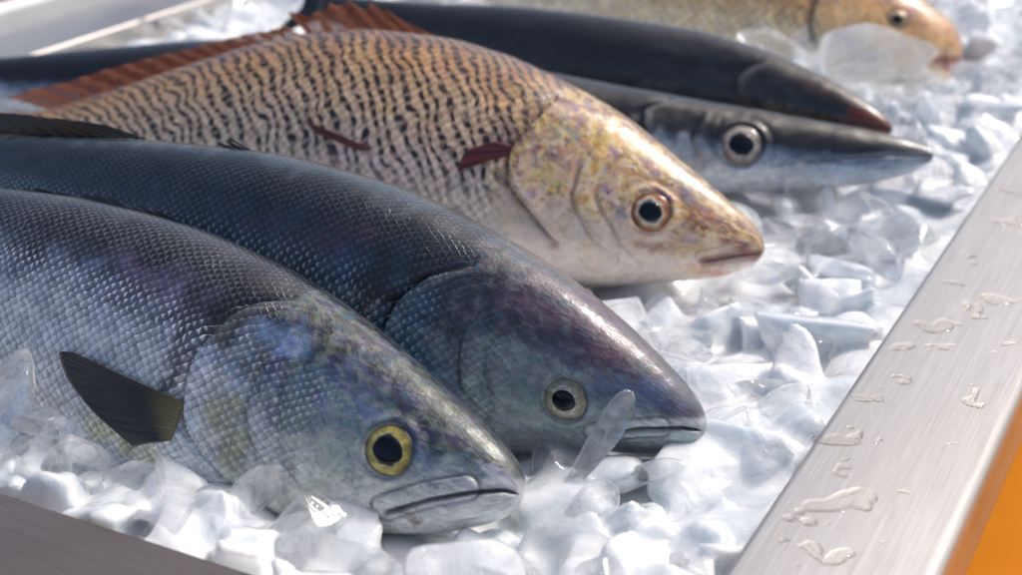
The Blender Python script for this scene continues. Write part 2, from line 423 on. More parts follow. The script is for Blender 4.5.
HB2=[(.32,(.02,.035,.06)),(.40,(.05,.15,.20)),(.47,(.18,.08,.15)),(.53,(.24,.30,.30)),(.59,(.18,.06,.09)),(.66,(.06,.16,.28)),(.74,(.24,.24,.16))]
HG=[(.30,(.16,.08,.28)),(.37,(.5,.2,.1)),(.43,(.80,.62,.12)),(.49,(.80,.66,.58)),(.55,(.74,.50,.14)),(.61,(.35,.2,.38)),(.67,(.10,.28,.36)),(.75,(.75,.52,.5))]
# ---- silvery fish in front
M1=fish_mat('fish_skin_silver',.35,.30,edge=.5,edgecol=(.06,.075,.1),bright=.85,irid=((.22,.36,.56),(.44,.36,.48),(.4,.55,.40)),iridf=.32,metal=.3,speck=.55,headirid=.42,hramp=HB,brightcol=(.9,.93,.96))
f=Fish('fish','whole silvery-blue fish with a yellow eye lying on crushed ice','fish',(.35,50.42,-.5),(-.856,.511,.074),30,50,
 [(0,.4),(.25,.75),(.8,1.15),(2,1.75),(4.2,2.6),(7,3.65),(11,4.8),(14.5,5.4),(18.7,5.7),(24.6,5.4),(30.7,4.5),(38,3.2),(45,1.6),(50,1.2)],
 [(0,-.75),(.25,-1.15),(1.6,-2.15),(3.2,-2.95),(4.6,-3.45),(8.8,-4.9),(14,-5.8),(19.6,-6.2),(25.7,-6.2),(33,-5),(40,-3),(46,-1.2),(50,-1)],
 [(0,.6),(.4,.95),(2,1.5),(5,2.15),(10,2.8),(15,3.4),(22,3.5),(32,2.7),(42,1.3),(50,.5)],M1)
f.gill=shift([(13.6,4.1),(14.8,3.4),(15.8,1.9),(16.2,-.2),(15.6,-2.0),(13.6,-3.4),(11,-4.2)],2)
f.preop=shift([(12.8,2.6),(13.2,1.2),(13.2,-.6),(12.2,-2.0),(10.6,-3.2)],1.9)
f.mouth=[(-.4,-.1),(.3,-.12),(1.5,-.7),(2.9,-1.5),(4.5,-2.6)];f.mw=1.05;f.maxil=[(1.6,-.5),(2.9,-1.2),(4.6,-2.4)]
f.eye=(4.95,-.15,1.06);f.pr=.56
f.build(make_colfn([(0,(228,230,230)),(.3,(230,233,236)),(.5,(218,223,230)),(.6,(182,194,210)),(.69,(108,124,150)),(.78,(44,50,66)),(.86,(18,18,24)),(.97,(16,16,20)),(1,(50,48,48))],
 shift([(3.0,.75,1.0,.5,(16,16,38),.95),(1.9,1.0,.5,.35,(14,14,28),.9),(5.2,1.75,1.0,.5,(30,34,62),.75),(6.8,2.9,2.8,.5,(12,12,18),.95),(10,3.8,3.4,.9,(16,17,26),.9),(12.6,2.5,1.1,.6,(130,160,205),.7),  # last blot here, pale blue: a highlight painted into the skin colour
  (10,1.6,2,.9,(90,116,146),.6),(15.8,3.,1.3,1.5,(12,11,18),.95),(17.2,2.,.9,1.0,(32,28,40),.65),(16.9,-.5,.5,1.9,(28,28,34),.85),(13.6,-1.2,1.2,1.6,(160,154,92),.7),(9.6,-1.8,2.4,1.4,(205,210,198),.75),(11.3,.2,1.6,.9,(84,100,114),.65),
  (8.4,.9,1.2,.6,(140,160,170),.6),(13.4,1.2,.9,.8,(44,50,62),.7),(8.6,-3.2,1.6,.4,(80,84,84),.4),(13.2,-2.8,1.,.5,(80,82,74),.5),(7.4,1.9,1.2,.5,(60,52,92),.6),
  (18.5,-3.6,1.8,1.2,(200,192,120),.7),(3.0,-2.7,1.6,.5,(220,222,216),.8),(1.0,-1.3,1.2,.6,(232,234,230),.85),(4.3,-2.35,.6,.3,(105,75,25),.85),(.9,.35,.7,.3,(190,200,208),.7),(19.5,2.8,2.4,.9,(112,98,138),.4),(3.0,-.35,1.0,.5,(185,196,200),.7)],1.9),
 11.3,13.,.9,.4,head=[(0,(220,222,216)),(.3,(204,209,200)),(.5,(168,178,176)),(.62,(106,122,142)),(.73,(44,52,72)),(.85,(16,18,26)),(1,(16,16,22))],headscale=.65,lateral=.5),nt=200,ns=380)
f.add_eye([(0,(5,5,8)),(.5,(12,12,10)),(.56,(230,224,170)),(.63,(212,196,96)),(.8,(172,156,66)),(.9,(96,92,60)),(1,(22,24,26))])
FM1=fin_mat('fin_dark',(10,13,16),(30,34,34),1.,base=(118,108,58))
flank_fin('pectoral_fin',f,[(13.9,-1.2),(14.,-1.8),(14.2,-2.9)],[(19.8,-.9),(20.6,-1.15),(20.0,-1.9),(18.2,-2.9),(15.8,-3.7)],FM1)
fan('dorsal_fin',[P3(f,19,0,5.6),P3(f,23,0,5.4),P3(f,28,0,4.85)],[P3(f,20.5,0,5.95),P3(f,24.5,0,5.8),P3(f,29.5,0,4.9)],FM1,f.o,rays=9,jag=.3)
tail_fin(f,FM1)
FISH.append(f);F1=f
# ---- second, darker fish
M2=fish_mat('fish_skin_dark_blue',.36,.31,edge=.55,edgecol=(.01,.016,.025),bright=.6,irid=((.12,.38,.48),(.34,.28,.38),(.22,.46,.44)),iridf=.38,metal=.3,speck=.5,headirid=.42,hramp=HB2,brightcol=(.5,.64,.74))
f=Fish('fish','whole dark steel-blue fish with a pale eye bedded in ice','fish',(8.0,55.4,-.5),(-.873,.485,.052),14,50,
 [(0,.4),(.3,.85),(.9,1.4),(2.5,2.4),(5.7,4.0),(8.3,5.0),(10.9,5.7),(14.1,6.4),(17.4,6.8),(21.9,6.9),(29.1,6.2),(35.5,5.2),(41,4.2),(50,2.6)],
 [(0,-.6),(.4,-1.1),(2.1,-1.75),(3.9,-2.2),(6.3,-3),(9.4,-4),(14,-5),(22,-5.5),(30,-4.6),(40,-1.8),(50,.4)],
 [(0,.6),(.4,.95),(2,1.5),(5,2.2),(10,2.9),(15,3.5),(22,3.6),(32,2.7),(42,1.3),(50,.5)],M2)
f.gill=shift([(12.6,4.6),(14.4,3.6),(15.6,1.8),(15.8,0),(14.8,-1.6),(12.5,-2.8)],1.8)
f.preop=shift([(11.4,3.),(12.2,1.6),(12.,-.2),(10.4,-1.6)],1.8)
f.mouth=[(-.4,.05),(.5,.05),(2.2,-.4),(4.0,-1.2)];f.mw=.95;f.maxil=[(1.4,-.1),(2.8,-.55),(4.1,-1.1)]
f.eye=(5.45,.1,.98);f.pr=.5
f.build(make_colfn([(0,(180,190,195)),(.3,(136,160,176)),(.48,(92,126,152)),(.62,(58,88,116)),(.76,(34,54,76)),(.88,(22,32,44)),(.97,(22,28,34)),(1,(60,70,75))],
 shift([(8,3.6,3,.8,(94,62,86),.65),(5,2.4,1.2,.6,(114,66,82),.6),(2.5,1.3,1.5,.6,(76,100,142),.7),(10.5,.8,2.2,1.4,(168,184,178),.8),(16.4,2.4,1.1,2.2,(9,11,15),.93),(14.4,4.6,1.9,.7,(14,18,24),.8),(12.9,2.4,1.2,.7,(20,26,32),.75),
  (1.8,-.05,1.7,.25,(220,224,222),.85),(2.4,-1.3,2.2,.4,(120,118,112),.6),(21,4,3,.6,(96,52,76),.35),(5.2,1.3,1.4,.5,(120,132,150),.6),(18.5,4.8,1.3,.5,(86,54,72),.35),(7.6,1.2,1.2,.5,(184,186,174),.6),(9,2.3,1.5,.4,(44,54,68),.5)],1.8),
 10.5,12.5,.85,.3,head=[(0,(150,152,148)),(.3,(172,184,180)),(.5,(138,154,160)),(.64,(88,96,120)),(.78,(46,44,62)),(.93,(34,36,46)),(1,(90,92,95))],headscale=.6,gcol=(8,9,12),lateral=.4),nt=190,ns=360)
f.add_eye([(0,(5,5,8)),(.46,(10,10,8)),(.51,(230,225,210)),(.6,(185,182,168)),(.8,(138,136,112)),(.93,(170,155,115)),(1,(35,38,40))])
FM2=fin_mat('fin_olive',(20,22,18),(46,44,32),.97)
fan('dorsal_fin',[P3(f,31,0,6.),P3(f,36,0,5.1),P3(f,44,0,3.7)],[P3(f,34,0,6.2),P3(f,39,0,5.7),P3(f,47,0,4.5)],FM2,f.o,rays=12,jag=.04)
fan('dorsal_fin',[P3(f,24,0,6.6),P3(f,25.6,0,6.5)],[P3(f,26.3,0,7.15),P3(f,27,0,6.6)],FM1,f.o,rays=3,jag=.3)
tail_fin(f,FM2)
FISH.append(f);F2=f
# ---- golden croaker
M3=fish_mat('fish_skin_golden',.46,.42,edge=.22,edgecol=(.25,.15,.09),bright=.4,irid=((.62,.5,.2),(.55,.36,.42),(.36,.48,.46)),iridf=.38,stripes=1.,spotcol=(.022,.016,.018),metal=.3,speck=.4,cellvar=.16,headirid=.88,hramp=HG,brightcol=(.95,.86,.76),scb=.45,cloud=(.82,1.2))
f=Fish('fish','golden brown fish with striped scales and orange fins on ice','fish',(13.5,74.7,0),(-.935,.354,.032),32,51,
 [(0,.15),(.3,.65),(1.3,1.45),(3.3,2.7),(5.5,4.0),(9.4,6.1),(13.2,7.5),(17.1,8.5),(20.3,8.9),(24.2,8.9),(28,8.3),(31.8,7.2),(36.1,5.4),(42.5,2.6),(47.1,.8),(51,.4)],
 [(0,-.7),(.3,-1.1),(1.2,-1.7),(3,-2.4),(6.3,-3.2),(9.2,-3.9),(14,-4.8),(20,-5.2),(27,-5.2),(34,-4.6),(42,-3.6),(51,-3.4)],
 [(0,.5),(.4,.8),(2,1.45),(5,2.3),(10,3.4),(15,4.1),(22,4.3),(32,3.3),(42,1.6),(51,.6)],M3)
f.gill=[(12.2,5.6),(12.6,4.6),(13.2,3.3),(13.8,2.),(13.5,.6),(12.2,-.8),(10.4,-2.2)]
f.preop=[(9.4,3.2),(10,2.),(10.,.4),(9,-1.2),(7.2,-2.4)]
f.mouth=[(-.3,-.5),(1.3,-1.1),(2.7,-1.65)];f.mw=.6;f.maxil=[(1.,-.6),(2.9,-1.4)];f.lip=(140,76,50);f.gk=.9
f.eye=(5.85,.35,1.12);f.pr=.52
f.build(make_colfn([(0,(248,234,226)),(.3,(242,224,208)),(.5,(232,206,176)),(.7,(216,182,140)),(.88,(180,142,100)),(1,(134,96,68))],
 shift([(7,4.4,2.4,.6,(84,50,84),.7),(9.8,4.6,1.8,.7,(228,192,50),.65),(4.2,2.7,1.8,.5,(95,50,50),.85),(2.0,1.,1.9,.85,(104,40,26),.95),(.7,-.2,1.4,.7,(112,40,26),.95),(1.6,-2.,1.6,.25,(215,120,65),.8),
  (3.6,.8,1.0,.6,(190,115,50),.7),(8.8,2.2,1.6,.7,(215,182,168),.6),(13,3.2,.9,1.0,(120,76,115),.7),(12.6,4.6,1,.8,(80,145,132),.65),(8.4,-.4,2.8,1.3,(240,222,202),.85),(15.6,4.,.6,1.4,(90,62,98),.65),(3.9,.4,.6,.35,(110,40,20),.85),(4.6,-.7,1.6,.5,(222,188,140),.6),
  (11.8,-.6,1.4,1.2,(238,218,202),.75),(22,1,5,1.6,(242,208,204),.4),(6.4,2.4,1.3,.4,(50,50,95),.65),(5.9,-.9,1.3,.3,(170,105,55),.6),(9.6,.9,1.0,.6,(200,170,70),.5)],1.2,-.8),
 12.6,14.4,.6,.3,spotlo=.2,head=[(0,(248,232,220)),(.3,(240,220,200)),(.5,(230,198,166)),(.7,(190,148,108)),(.85,(128,86,62)),(1,(90,60,48))],gcol=(70,32,30)),nt=190,ns=360)
f.add_eye([(0,(5,5,8)),(.48,(15,14,12)),(.53,(250,240,220)),(.64,(235,208,175)),(.73,(190,115,55)),(.9,(125,58,22)),(1,(60,30,20))])
FM3=fin_mat('fin_orange',(178,100,64),(216,156,116),.5,transl=.5)
FM3b=fin_mat('fin_red',(85,20,16),(115,38,28),.98)
fan('dorsal_fin',[P3(f,19.5,0,8.7),P3(f,24,0,8.7),P3(f,29,0,7.9)],[P3(f,22.5,0,9.4),P3(f,26.5,.3,10.6),P3(f,31,.2,9.3)],FM3,f.o,rays=7,jag=.12,thick=.015)
fan('dorsal_fin',[P3(f,29,0,7.8),P3(f,36,0,5.35),P3(f,46,0,1.2)],[P3(f,31,.2,8.5),P3(f,38,.3,5.9),P3(f,49,.3,1.5)],FM3,f.o,rays=15,jag=.05,thick=.015,rip=.02)
flank_fin('pectoral_fin',f,[(12.9,2.3),(13.3,2.2),(13.6,1.9)],[(14.6,2.5),(16.2,1.6),(16.4,.5),(15.2,1.2)],FM3b,rays=4,n=24,m=16,o0=.1,o1=.1)
flank_fin('pelvic_fin',f,[(21.6,1.0),(22.2,.8)],[(26.2,2.1),(25.2,1.4)],FM3b,rays=3,n=16,m=16,o0=.06,o1=.12)
tail_fin(f,FM3,5,7)
FISH.append(f);F3=f
# ---- barracuda
M4=fish_mat('fish_skin_slate',.3,.3,edge=.3,edgecol=(.02,.025,.03),irid=((.1,.25,.4),(.25,.25,.3),(.2,.3,.35)),iridf=.3,metal=.45,bump=.6,speck=.4,rough=.25)
f=Fish('fish','long slate-grey barracuda with pointed jaws and large pale eye','fish',(25.5,86.8,1),(-.97,.244,0),38,70,
 [(0,.25),(.4,.5),(3.2,1.15),(6.8,1.6),(10.6,2.0),(14.4,2.4),(18.3,2.8),(30,4),(45,4.3),(56,3.1),(64,1.9),(70,1.4)],
 [(0,-.4),(.4,-.8),(3,-1.9),(6.5,-2.7),(10.7,-3.2),(15,-3.7),(25,-4.6),(40,-4.4),(55,-2.8),(70,-.8)],
 [(0,.3),(3,1.),(8,1.7),(12,2.2),(20,2.8),(40,3),(60,1.5),(70,.5)],M4)
f.gill=[(16,1.6),(17.5,.2),(17,-1.6),(15,-2.9)];f.preop=[(13.8,.6),(14.4,-.8),(13.5,-2.2)]
f.mouth=[(-.2,-.1),(3.4,-.75),(8.,-1.8)];f.mw=.5;f.lip=(120,132,146)
f.eye=(11.3,-1.0,1.3);f.pr=.55
f.build(make_colfn([(0,(220,224,228)),(.26,(175,186,198)),(.38,(94,110,130)),(.48,(22,28,40)),(.62,(6,8,13)),(1,(7,9,14))],
 [(5,-1.9,4,.4,(205,214,224),.7),(5,.5,5,.6,(8,11,18),.95),(.8,.1,1.6,.5,(16,20,30),.95),(15,-2,2,1,(190,196,200),.6),(9.6,.3,1.6,.8,(8,10,16),.95),(12,-2.9,2,.4,(195,203,208),.6),(13.4,.6,1.8,.8,(8,10,16),.9)],18,21,.7,.45),nt=120,ns=240)
f.add_eye([(0,(5,5,8)),(.5,(20,20,20)),(.56,(215,210,202)),(.72,(170,160,152)),(.85,(120,108,102)),(1,(30,28,30))])
tail_fin(f,FM1,4,3)
FISH.append(f)
# ---- dark slender fish
M5=fish_mat('fish_skin_charcoal',.3,.3,edge=.3,edgecol=(.02,.02,.02),irid=((.1,.15,.25),(.2,.2,.22),(.2,.25,.25)),iridf=.25,metal=.3,bump=.8,speck=.4,rough=.25)
f=Fish('fish','charcoal slender fish with a reddish-brown snout resting on another fish','fish',(23.8,90.3,1.5),(-.85,.524,.05),35,45,
 [(0,.25),(.4,.6),(2,1.4),(5.8,2.6),(10.3,3.5),(14.8,3.8),(20.8,3.6),(28.6,3.0),(35.8,2.),(45,1)],
 [(0,-.25),(.4,-.5),(2.7,-1.),(8.8,-1.8),(17,-3),(25,-3.4),(35,-2),(45,-.8)],
 [(0,.3),(.5,.6),(3,1.3),(10,2.2),(18,2.6),(30,1.8),(45,.5)],M5)
f.gill=[(9,2.),(10,.6),(9.6,-.8)];f.mouth=[(-.2,-.1),(1.5,-.25),(4.5,-.75)];f.mw=.5;f.lip=(130,85,65);f.gk=.5
f.build(make_colfn([(0,(135,130,122)),(.3,(62,64,66)),(.55,(24,27,32)),(1,(9,11,14))],[(.8,.1,2.2,.8,(125,42,26),.9),(4,-.8,5,.4,(150,125,100),.8),(4,1.2,2.4,.5,(58,30,26),.7),(10,.4,4,.5,(70,76,80),.5),(15,1.6,4,.4,(52,60,66),.5)],12,16,.5,.3,gcol=(12,10,10)),nt=100,ns=200)
tail_fin(f,FM1,4,5)
FISH.append(f)
# ---- brown croaker behind
M6=fish_mat('fish_skin_tan',.62,.56,edge=.25,edgecol=(.2,.11,.06),bright=.3,irid=((.7,.5,.14),(.55,.34,.3),(.35,.45,.36)),iridf=.4,stripes=.7,spotcol=(.10,.045,.02),metal=.25,speck=.6,headirid=.55,hramp=HG,brightcol=(.9,.8,.65))
f=Fish('fish','tan spotted fish with pale belly behind clear ice','fish',(35.2,115.2,-.4),(-.922,.369,.08),32,46,
 [(0,.8),(.4,1.6),(.9,2.2),(3.1,3.6),(6.1,5.),(12,6.6),(20,7.2),(30,5.5),(46,1.4)],
 [(0,-1.2),(.4,-2.),(3.6,-4.),(12,-5.6),(20,-6),(30,-4),(46,-1.2)],
 [(0,1.),(.8,1.8),(5,3.2),(12,4.2),(20,4.4),(30,3.2),(46,.6)],M6)
f.gill=[(10,4),(11.4,2),(11.4,-.5),(10,-2.6)];f.preop=None;f.mouth=[(-.2,-.5),(2.4,-1.7)];f.mw=.7;f.lip=(160,105,88);f.gk=.7
f.eye=(5.1,1.1,.9);f.pr=.5
f.build(make_colfn([(0,(250,242,230)),(.35,(248,226,190)),(.55,(240,192,128)),(.75,(200,134,78)),(1,(118,76,46))],[(.6,-.7,1.2,1.,(150,70,60),.75),(9,-2.8,3.4,1.4,(250,246,243),.8),(6,2.8,2,1,(140,80,66),.6),(9,3,1.6,.8,(225,182,60),.6),(4,-1,2,1,(244,218,165),.6)],9,12,.5,.3),nt=90,ns=160)
f.add_eye([(0,(5,5,8)),(.45,(15,14,12)),(.5,(210,190,150)),(.85,(160,120,70)),(1,(60,40,30))])
tail_fin(f,FM3,5,6)
FISH.append(f)
for f in FISH: f.o['group']='fish laid out on ice'
# ------------------------------------------------------------ tray
A=np.array([.4595,.888]);Bv=np.array([-.888,.4595]);A/=np.linalg.norm(A);Bv/=np.linalg.norm(Bv);O=np.array([3.96,37.5])
def PQ(p,q,z=0.):
    w=O+p*Bv+q*A; return np.array([w[0],w[1],z])
def steel(name,ang,base,rough=.32,dirt=.3,warm=(1,1,1)):
    N=NT(name)
    tc=N.n('ShaderNodeTexCoord').outputs['Object']
    mp=N.n('ShaderNodeMapping',{'Vector':tc,'Rotation':(0,0,ang)}).outputs[0]
    st=N.n('ShaderNodeMapping',{'Vector':mp,'Scale':(1,60,1)}).outputs[0]
    n1=N.noise(st,22.,6.,.7).outputs['Fac']
    n2=N.noise(tc,10.,4.,.6).outputs['Fac']
    c=N.ramp(n1,[(.3,tuple(base*.82*w for w in warm)),(.7,tuple(base*1.12*w for w in warm))])
    c=N.mix(N.mr(n2,.42,.68,0.,dirt),c,tuple(base*.7*w for w in warm)+(1,))
    r=N.math('ADD',N.math('MULTIPLY',n2,.2),rough-.1); r=N.math('ADD',r,N.math('MULTIPLY',n1,.1))
    hh=N.math('ADD',N.math('MULTIPLY',n1,.5),N.math('MULTIPLY',n2,1.2))
    bp=N.n('ShaderNodeBump',{'Height':hh,'Strength':.12,'Distance':.0006})
    P=N.n('ShaderNodeBsdfPrincipled',{'Base Color':c,'Metallic':.92,'Roughness':r,'Normal':bp.outputs[0],'Anisotropic':.3})
    N.t.links.new(P.outputs[0],N.out.inputs[0]); return N.m
angA=math.atan2(A[1],A[0]);angB=math.atan2(Bv[1],Bv[0])
SA=steel('brushed_steel',-angA,.57,.3,.4,(1.05,1.,.94));SB=steel('steel_dark_reflection',-angB,.33,.22,.5,(1.2,.93,.76));SBas=steel('steel_basin',0,.45,.4)  # front rim: same steel, a dark reflection put into its browner base colour
tray=bpy.data.objects.new('fish_display_tray',None);link(tray);tray.location=Vector(PQ(36,62,-12))*K
tray['label']='stainless steel display tray with wide wet rims filled with ice';tray['category']='tray'
TW,TL=72.,128.
prof=[(0,-9),(0,-.35)]+[(.35-.35*math.cos(a),-.35+.35*math.sin(a)) for a in np.linspace(.2,math.pi/2,6)]+[(6.3,0.0)]+[(6.3+.6*math.sin(a),-.6+.6*math.cos(a)) for a in np.linspace(.2,math.pi/2,7)]+[(6.9,-3.2),(6.7,-3.25),(6.7,-1)]
def rim(c0,c1,n0,n1,mat,label=None):
    V=[];m=len(prof)
    for (w,z) in prof: V.append(PQ(c0[0]+n0[0]*w,c0[1]+n0[1]*w,z))
    for (w,z) in prof: V.append(PQ(c1[0]+n1[0]*w,c1[1]+n1[1]*w,z))
    F=[(i,i+1,m+i+1,m+i) for i in range(m-1)]
    V=[v*K-np.array(tray.location) for v in V]
    o=mesh_obj('rim',V,F,mat,parent=tray)
    bm=bmesh.new();bm.from_mesh(o.data);bmesh.ops.recalc_face_normals(bm,faces=bm.faces)
    if sum(f_.normal.z*f_.calc_area() for f_ in bm.faces)<0: bmesh.ops.reverse_faces(bm,faces=bm.faces)
    bm.to_mesh(o.data);bm.free()
    if label:o['label']=label
    return o
rim((0,0),(0,TL),(-1,-1),(-1,1),SA,'bright brushed steel rim with puddles of water')
rim((0,0),(TW,0),(-1,-1),(1,-1),SB,'front steel rim with a dark brownish reflection painted in')
rim((TW,0),(TW,TL),(1,-1),(1,1),SA);rim((0,TL),(TW,TL),(-1,1),(1,1),SA)
V=[PQ(0,0,-9),PQ(TW,0,-9),PQ(TW,TL,-9),PQ(0,TL,-9),PQ(.0,.0,-12),PQ(TW,0,-12),PQ(TW,TL,-12),PQ(0,TL,-12)]
V=[v*K-np.array(tray.location) for v in V]
mesh_obj('basin',V,[(0,1,5,4),(1,2,6,5),(2,3,7,6),(3,0,4,7),(4,5,6,7)],SBas,smooth=False,parent=tray)
def simple(name,c1,c2,scale,rough=.5,bump=.1,spec=.5):
    N=NT(name);tc=N.n('ShaderNodeTexCoord').outputs['Object']
    nz=N.noise(tc,scale,5.,.6).outputs['Fac']
    c=N.ramp(nz,[(.3,tuple(lin(c1))),(.7,tuple(lin(c2)))])
    bp=N.n('ShaderNodeBump',{'Height':nz,'Strength':bump,'Distance':.002})
    P=N.n('ShaderNodeBsdfPrincipled',{'Base Color':c,'Roughness':rough,'Normal':bp.outputs[0],'Specular IOR Level':spec})
    N.t.links.new(P.outputs[0],N.out.inputs[0]);return N.m
MO=simple('orange_laminate',(190,112,6),(208,128,12),6.,.7,.05,.15)
o=mesh_obj('ground',[(-3,-1,-.13),(3,-1,-.13),(3,5,-.13),(-3,5,-.13)],[(0,1,2,3)],MO,smooth=False);o['kind']='structure'
MW=simple('white_foam',(225,228,230),(238,240,242),60.,.6,.3)
def foam_box(p0,p1,q0,q1,z0,z1,name,mat,label,cat,t=2.5):
    V=[];
    for (i,zz) in ((0,z0),(0,z1),(t,z1),(t,z0+t)):
        e=.6 if (i==0 and zz==z0) else i
        V+=[PQ(p0+e,q0+e,zz),PQ(p1-e,q0+e,zz),PQ(p1-e,q1-e,zz),PQ(p0+e,q1-e,zz)]
    F=[(3,2,1,0)]
    for k in range(3):
        for j in range(4): F.append((k*4+j,k*4+(j+1)%4,k*4+4+(j+1)%4,k*4+4+j))
    F.append((12,13,14,15))
    o=mesh_obj(name,[v*K for v in V],F,mat,smooth=False)
    md=o.modifiers.new('bevel','BEVEL');md.width=.004;md.segments=3
    o['label']=label;o['category']=cat;return o
foam_box(82,118,52,110,-13,1,'foam_box',MW,'white foam box standing beside the steel tray','box')
foam_box(90,112,84,108,-10.4,4,'plastic_crate',simple('red_plastic',(150,28,25),(170,36,30),20,.4),'small red plastic crate inside a white foam box','crate',1.2)
# ------------------------------------------------------------ ice
def ice_clear():
    N=NT('ice_clear');tc=N.n('ShaderNodeTexCoord').outputs['Object'];gp=N.n('ShaderNodeNewGeometry').outputs['Position']
    n1=N.noise(gp,30.,5.,.6,dist=1.2).outputs['Fac']
    n2=N.noise(tc,45.,3.,.5,dist=.8).outputs['Fac']
    bp=N.n('ShaderNodeBump',{'Height':n2,'Strength':.6,'Distance':.004})
    gl=N.n('ShaderNodeBsdfPrincipled',{'Base Color':(.985,.99,1,1),'Transmission Weight':1.,'Roughness':.03,'IOR':1.31,'Normal':bp.outputs[0]})
    mc=N.ramp(n1,[(.3,(.88,.90,.92)),(.7,(.96,.96,.96))])
    mk=N.n('ShaderNodeBsdfPrincipled',{'Base Color':mc,'Roughness':.2,'IOR':1.31,'Normal':bp.outputs[0],'Coat Weight':.8,'Coat Roughness':.03})
    tl=N.n('ShaderNodeBsdfTranslucent',{'Color':mc})
    Mt=N.n('ShaderNodeMixShader',{0:.5});N.t.links.new(mk.outputs[0],Mt.inputs[1]);N.t.links.new(tl.outputs[0],Mt.inputs[2])
    M=N.n('ShaderNodeMixShader',{0:N.mr(n1,.45,.65,.03,.42)})
    N.t.links.new(gl.outputs[0],M.inputs[1]);N.t.links.new(Mt.outputs[0],M.inputs[2])
    T=N.n('ShaderNodeBsdfTransparent',{0:(.98,.99,1,1)})
    M2=N.n('ShaderNodeMixShader',{0:.28});N.t.links.new(M.outputs[0],M2.inputs[1]);N.t.links.new(T.outputs[0],M2.inputs[2])
    N.t.links.new(M2.outputs[0],N.out.inputs[0]);return N.m
def ice_bed():
    N=NT('ice_milky');gp=N.n('ShaderNodeNewGeometry').outputs['Position']
    n1=N.noise(gp,24.,5.,.6,dist=1.4).outputs['Fac'];n2=N.noise(gp,65.,4.,.5,dist=.8).outputs['Fac'];n3=N.noise(gp,300.,2.,.6).outputs['Fac']
    mc=N.ramp(n1,[(.34,(.60,.65,.69)),(.46,(.74,.78,.81)),(.56,(.86,.88,.89)),(.66,(.94,.945,.95))])
    h=N.math('ADD',n2,N.math('MULTIPLY',n3,.06))
    bp=N.n('ShaderNodeBump',{'Height':h,'Strength':.55,'Distance':.004})
    mk=N.n('ShaderNodeBsdfPrincipled',{'Base Color':mc,'Roughness':.1,'IOR':1.31,'Normal':bp.outputs[0],'Coat Weight':1.,'Coat Roughness':.02,'Subsurface Weight':.7,'Subsurface Radius':(.007,.008,.009),'Subsurface Scale':1.})
    N.t.links.new(mk.outputs[0],N.out.inputs[0]);return N.m
ICE=ice_clear();ICES=ice_bed()
def ico(sub):
    bm=bmesh.new();bmesh.ops.create_icosphere(bm,subdivisions=sub,radius=1.)
    V=np.array([v.co[:] for v in bm.verts]);F=[tuple(v.index for v in q.verts) for q in bm.faces];bm.free();return V,F
def smooth_mesh(V,F,it,lam=.5):
    n=len(V);F=np.array(F);e=np.vstack([F[:,[0,1]],F[:,[1,2]],F[:,[2,0]]])
    for _ in range(it):
        acc=np.zeros_like(V);cnt=np.zeros(n)
        np.add.at(acc,e[:,0],V[e[:,1]]);np.add.at(acc,e[:,1],V[e[:,0]]);np.add.at(cnt,e[:,0],1);np.add.at(cnt,e[:,1],1)
        V=V*(1-lam)+acc/cnt[:,None]*lam
    return V
def chunk(V0,F0,seed,ncut=9,dm=(.4,.8),it=3,flat=(.5,.8)):
    r=np.random.default_rng(seed);V=V0.copy()
    off=Vector(r.uniform(-50,50,3))
    nz=np.array([noise.noise(Vector(v)*1.2+off)*.35 for v in V]); V=V*(1+nz)[:,None]
    for k in range(ncut):
        n=r.normal(size=3);n/=np.linalg.norm(n);d=r.uniform(*dm)
        t=V@n-d; ex=np.maximum(t,0); V-=np.outer(ex*(.97),n)
    V=smooth_mesh(V,F0,it)
    V*=np.array([r.uniform(1.1,1.7),r.uniform(.85,1.2),r.uniform(*flat)])
    return V
def rotm(r,k=.4):
    return np.array(Matrix.Rotation(r.uniform(0,6.28),3,'Z')@Matrix.Rotation(r.normal()*k,3,'X')@Matrix.Rotation(r.normal()*k,3,'Y'))
def zice(x,y):
    rel=np.array([x,y])-O; p=rel@Bv;q=rel@A
    z=-2.35+1.6*math.exp(-(max(p,0)/4.5)**2)+.7*math.exp(-(max(q,0)/3.)**2)
    z+=.6*noise.noise(Vector((x*.12,y*.12,3.)))+.2*noise.noise(Vector((x*.4,y*.4,9.)))
    z+=1.2*min(1,max(0,(y-78)/25))
    z+=1.1*math.exp(-((x+14)**2+(y-51)**2)/60.)
    return z,p,q
def inside(P,m):
    for f in FISH:
        r=P-f.S; s=r@f.D;h=r@f.d;y=r@f.n
        if -m*.6<s<f.L+1:
            T,B,W=f.prof(np.array([max(s,0.)]));c=(T[0]+B[0])/2;rr=(T[0]-B[0])/2
            if (y/(W[0]+m))**2+((h-c)/(rr+m))**2<1: return True
    return False
CAM=np.array([0,0,30.]);thp=math.radians(23.5)
def vis(x,y,z):
    r=np.array([x,y,z])-CAM;dp=r[1]*math.cos(thp)-r[2]*math.sin(thp);uu=r[1]*math.sin(thp)+r[2]*math.cos(thp)
    return 511+1504*r[0]/dp,287.5-1504*uu/dp,dp
nx,ny=200,260
V=[]
def gpt(i,j): return .15+(TW-.3)*i/(nx-1),.15+(TL-.3)*(j/(ny-1))**1.25
for i in range(nx):
    for j in range(ny):
        p,q=gpt(i,j)
        w=PQ(p,q);z,_,_=zice(w[0],w[1])
        v=noise.noise(Vector((w[0]*.35,w[1]*.35,1.)))*.8
        V.append((w[0]*K,w[1]*K,(z-.95+v)*K))
F=[(i*ny+j,(i+1)*ny+j,(i+1)*ny+j+1,i*ny+j+1) for i in range(nx-1) for j in range(ny-1)]
nb0=len(V)
V+=[(a,b_,-.08) for (a,b_,c_) in V]
F+=[tuple(reversed([k+nb0 for k in q])) for q in F]
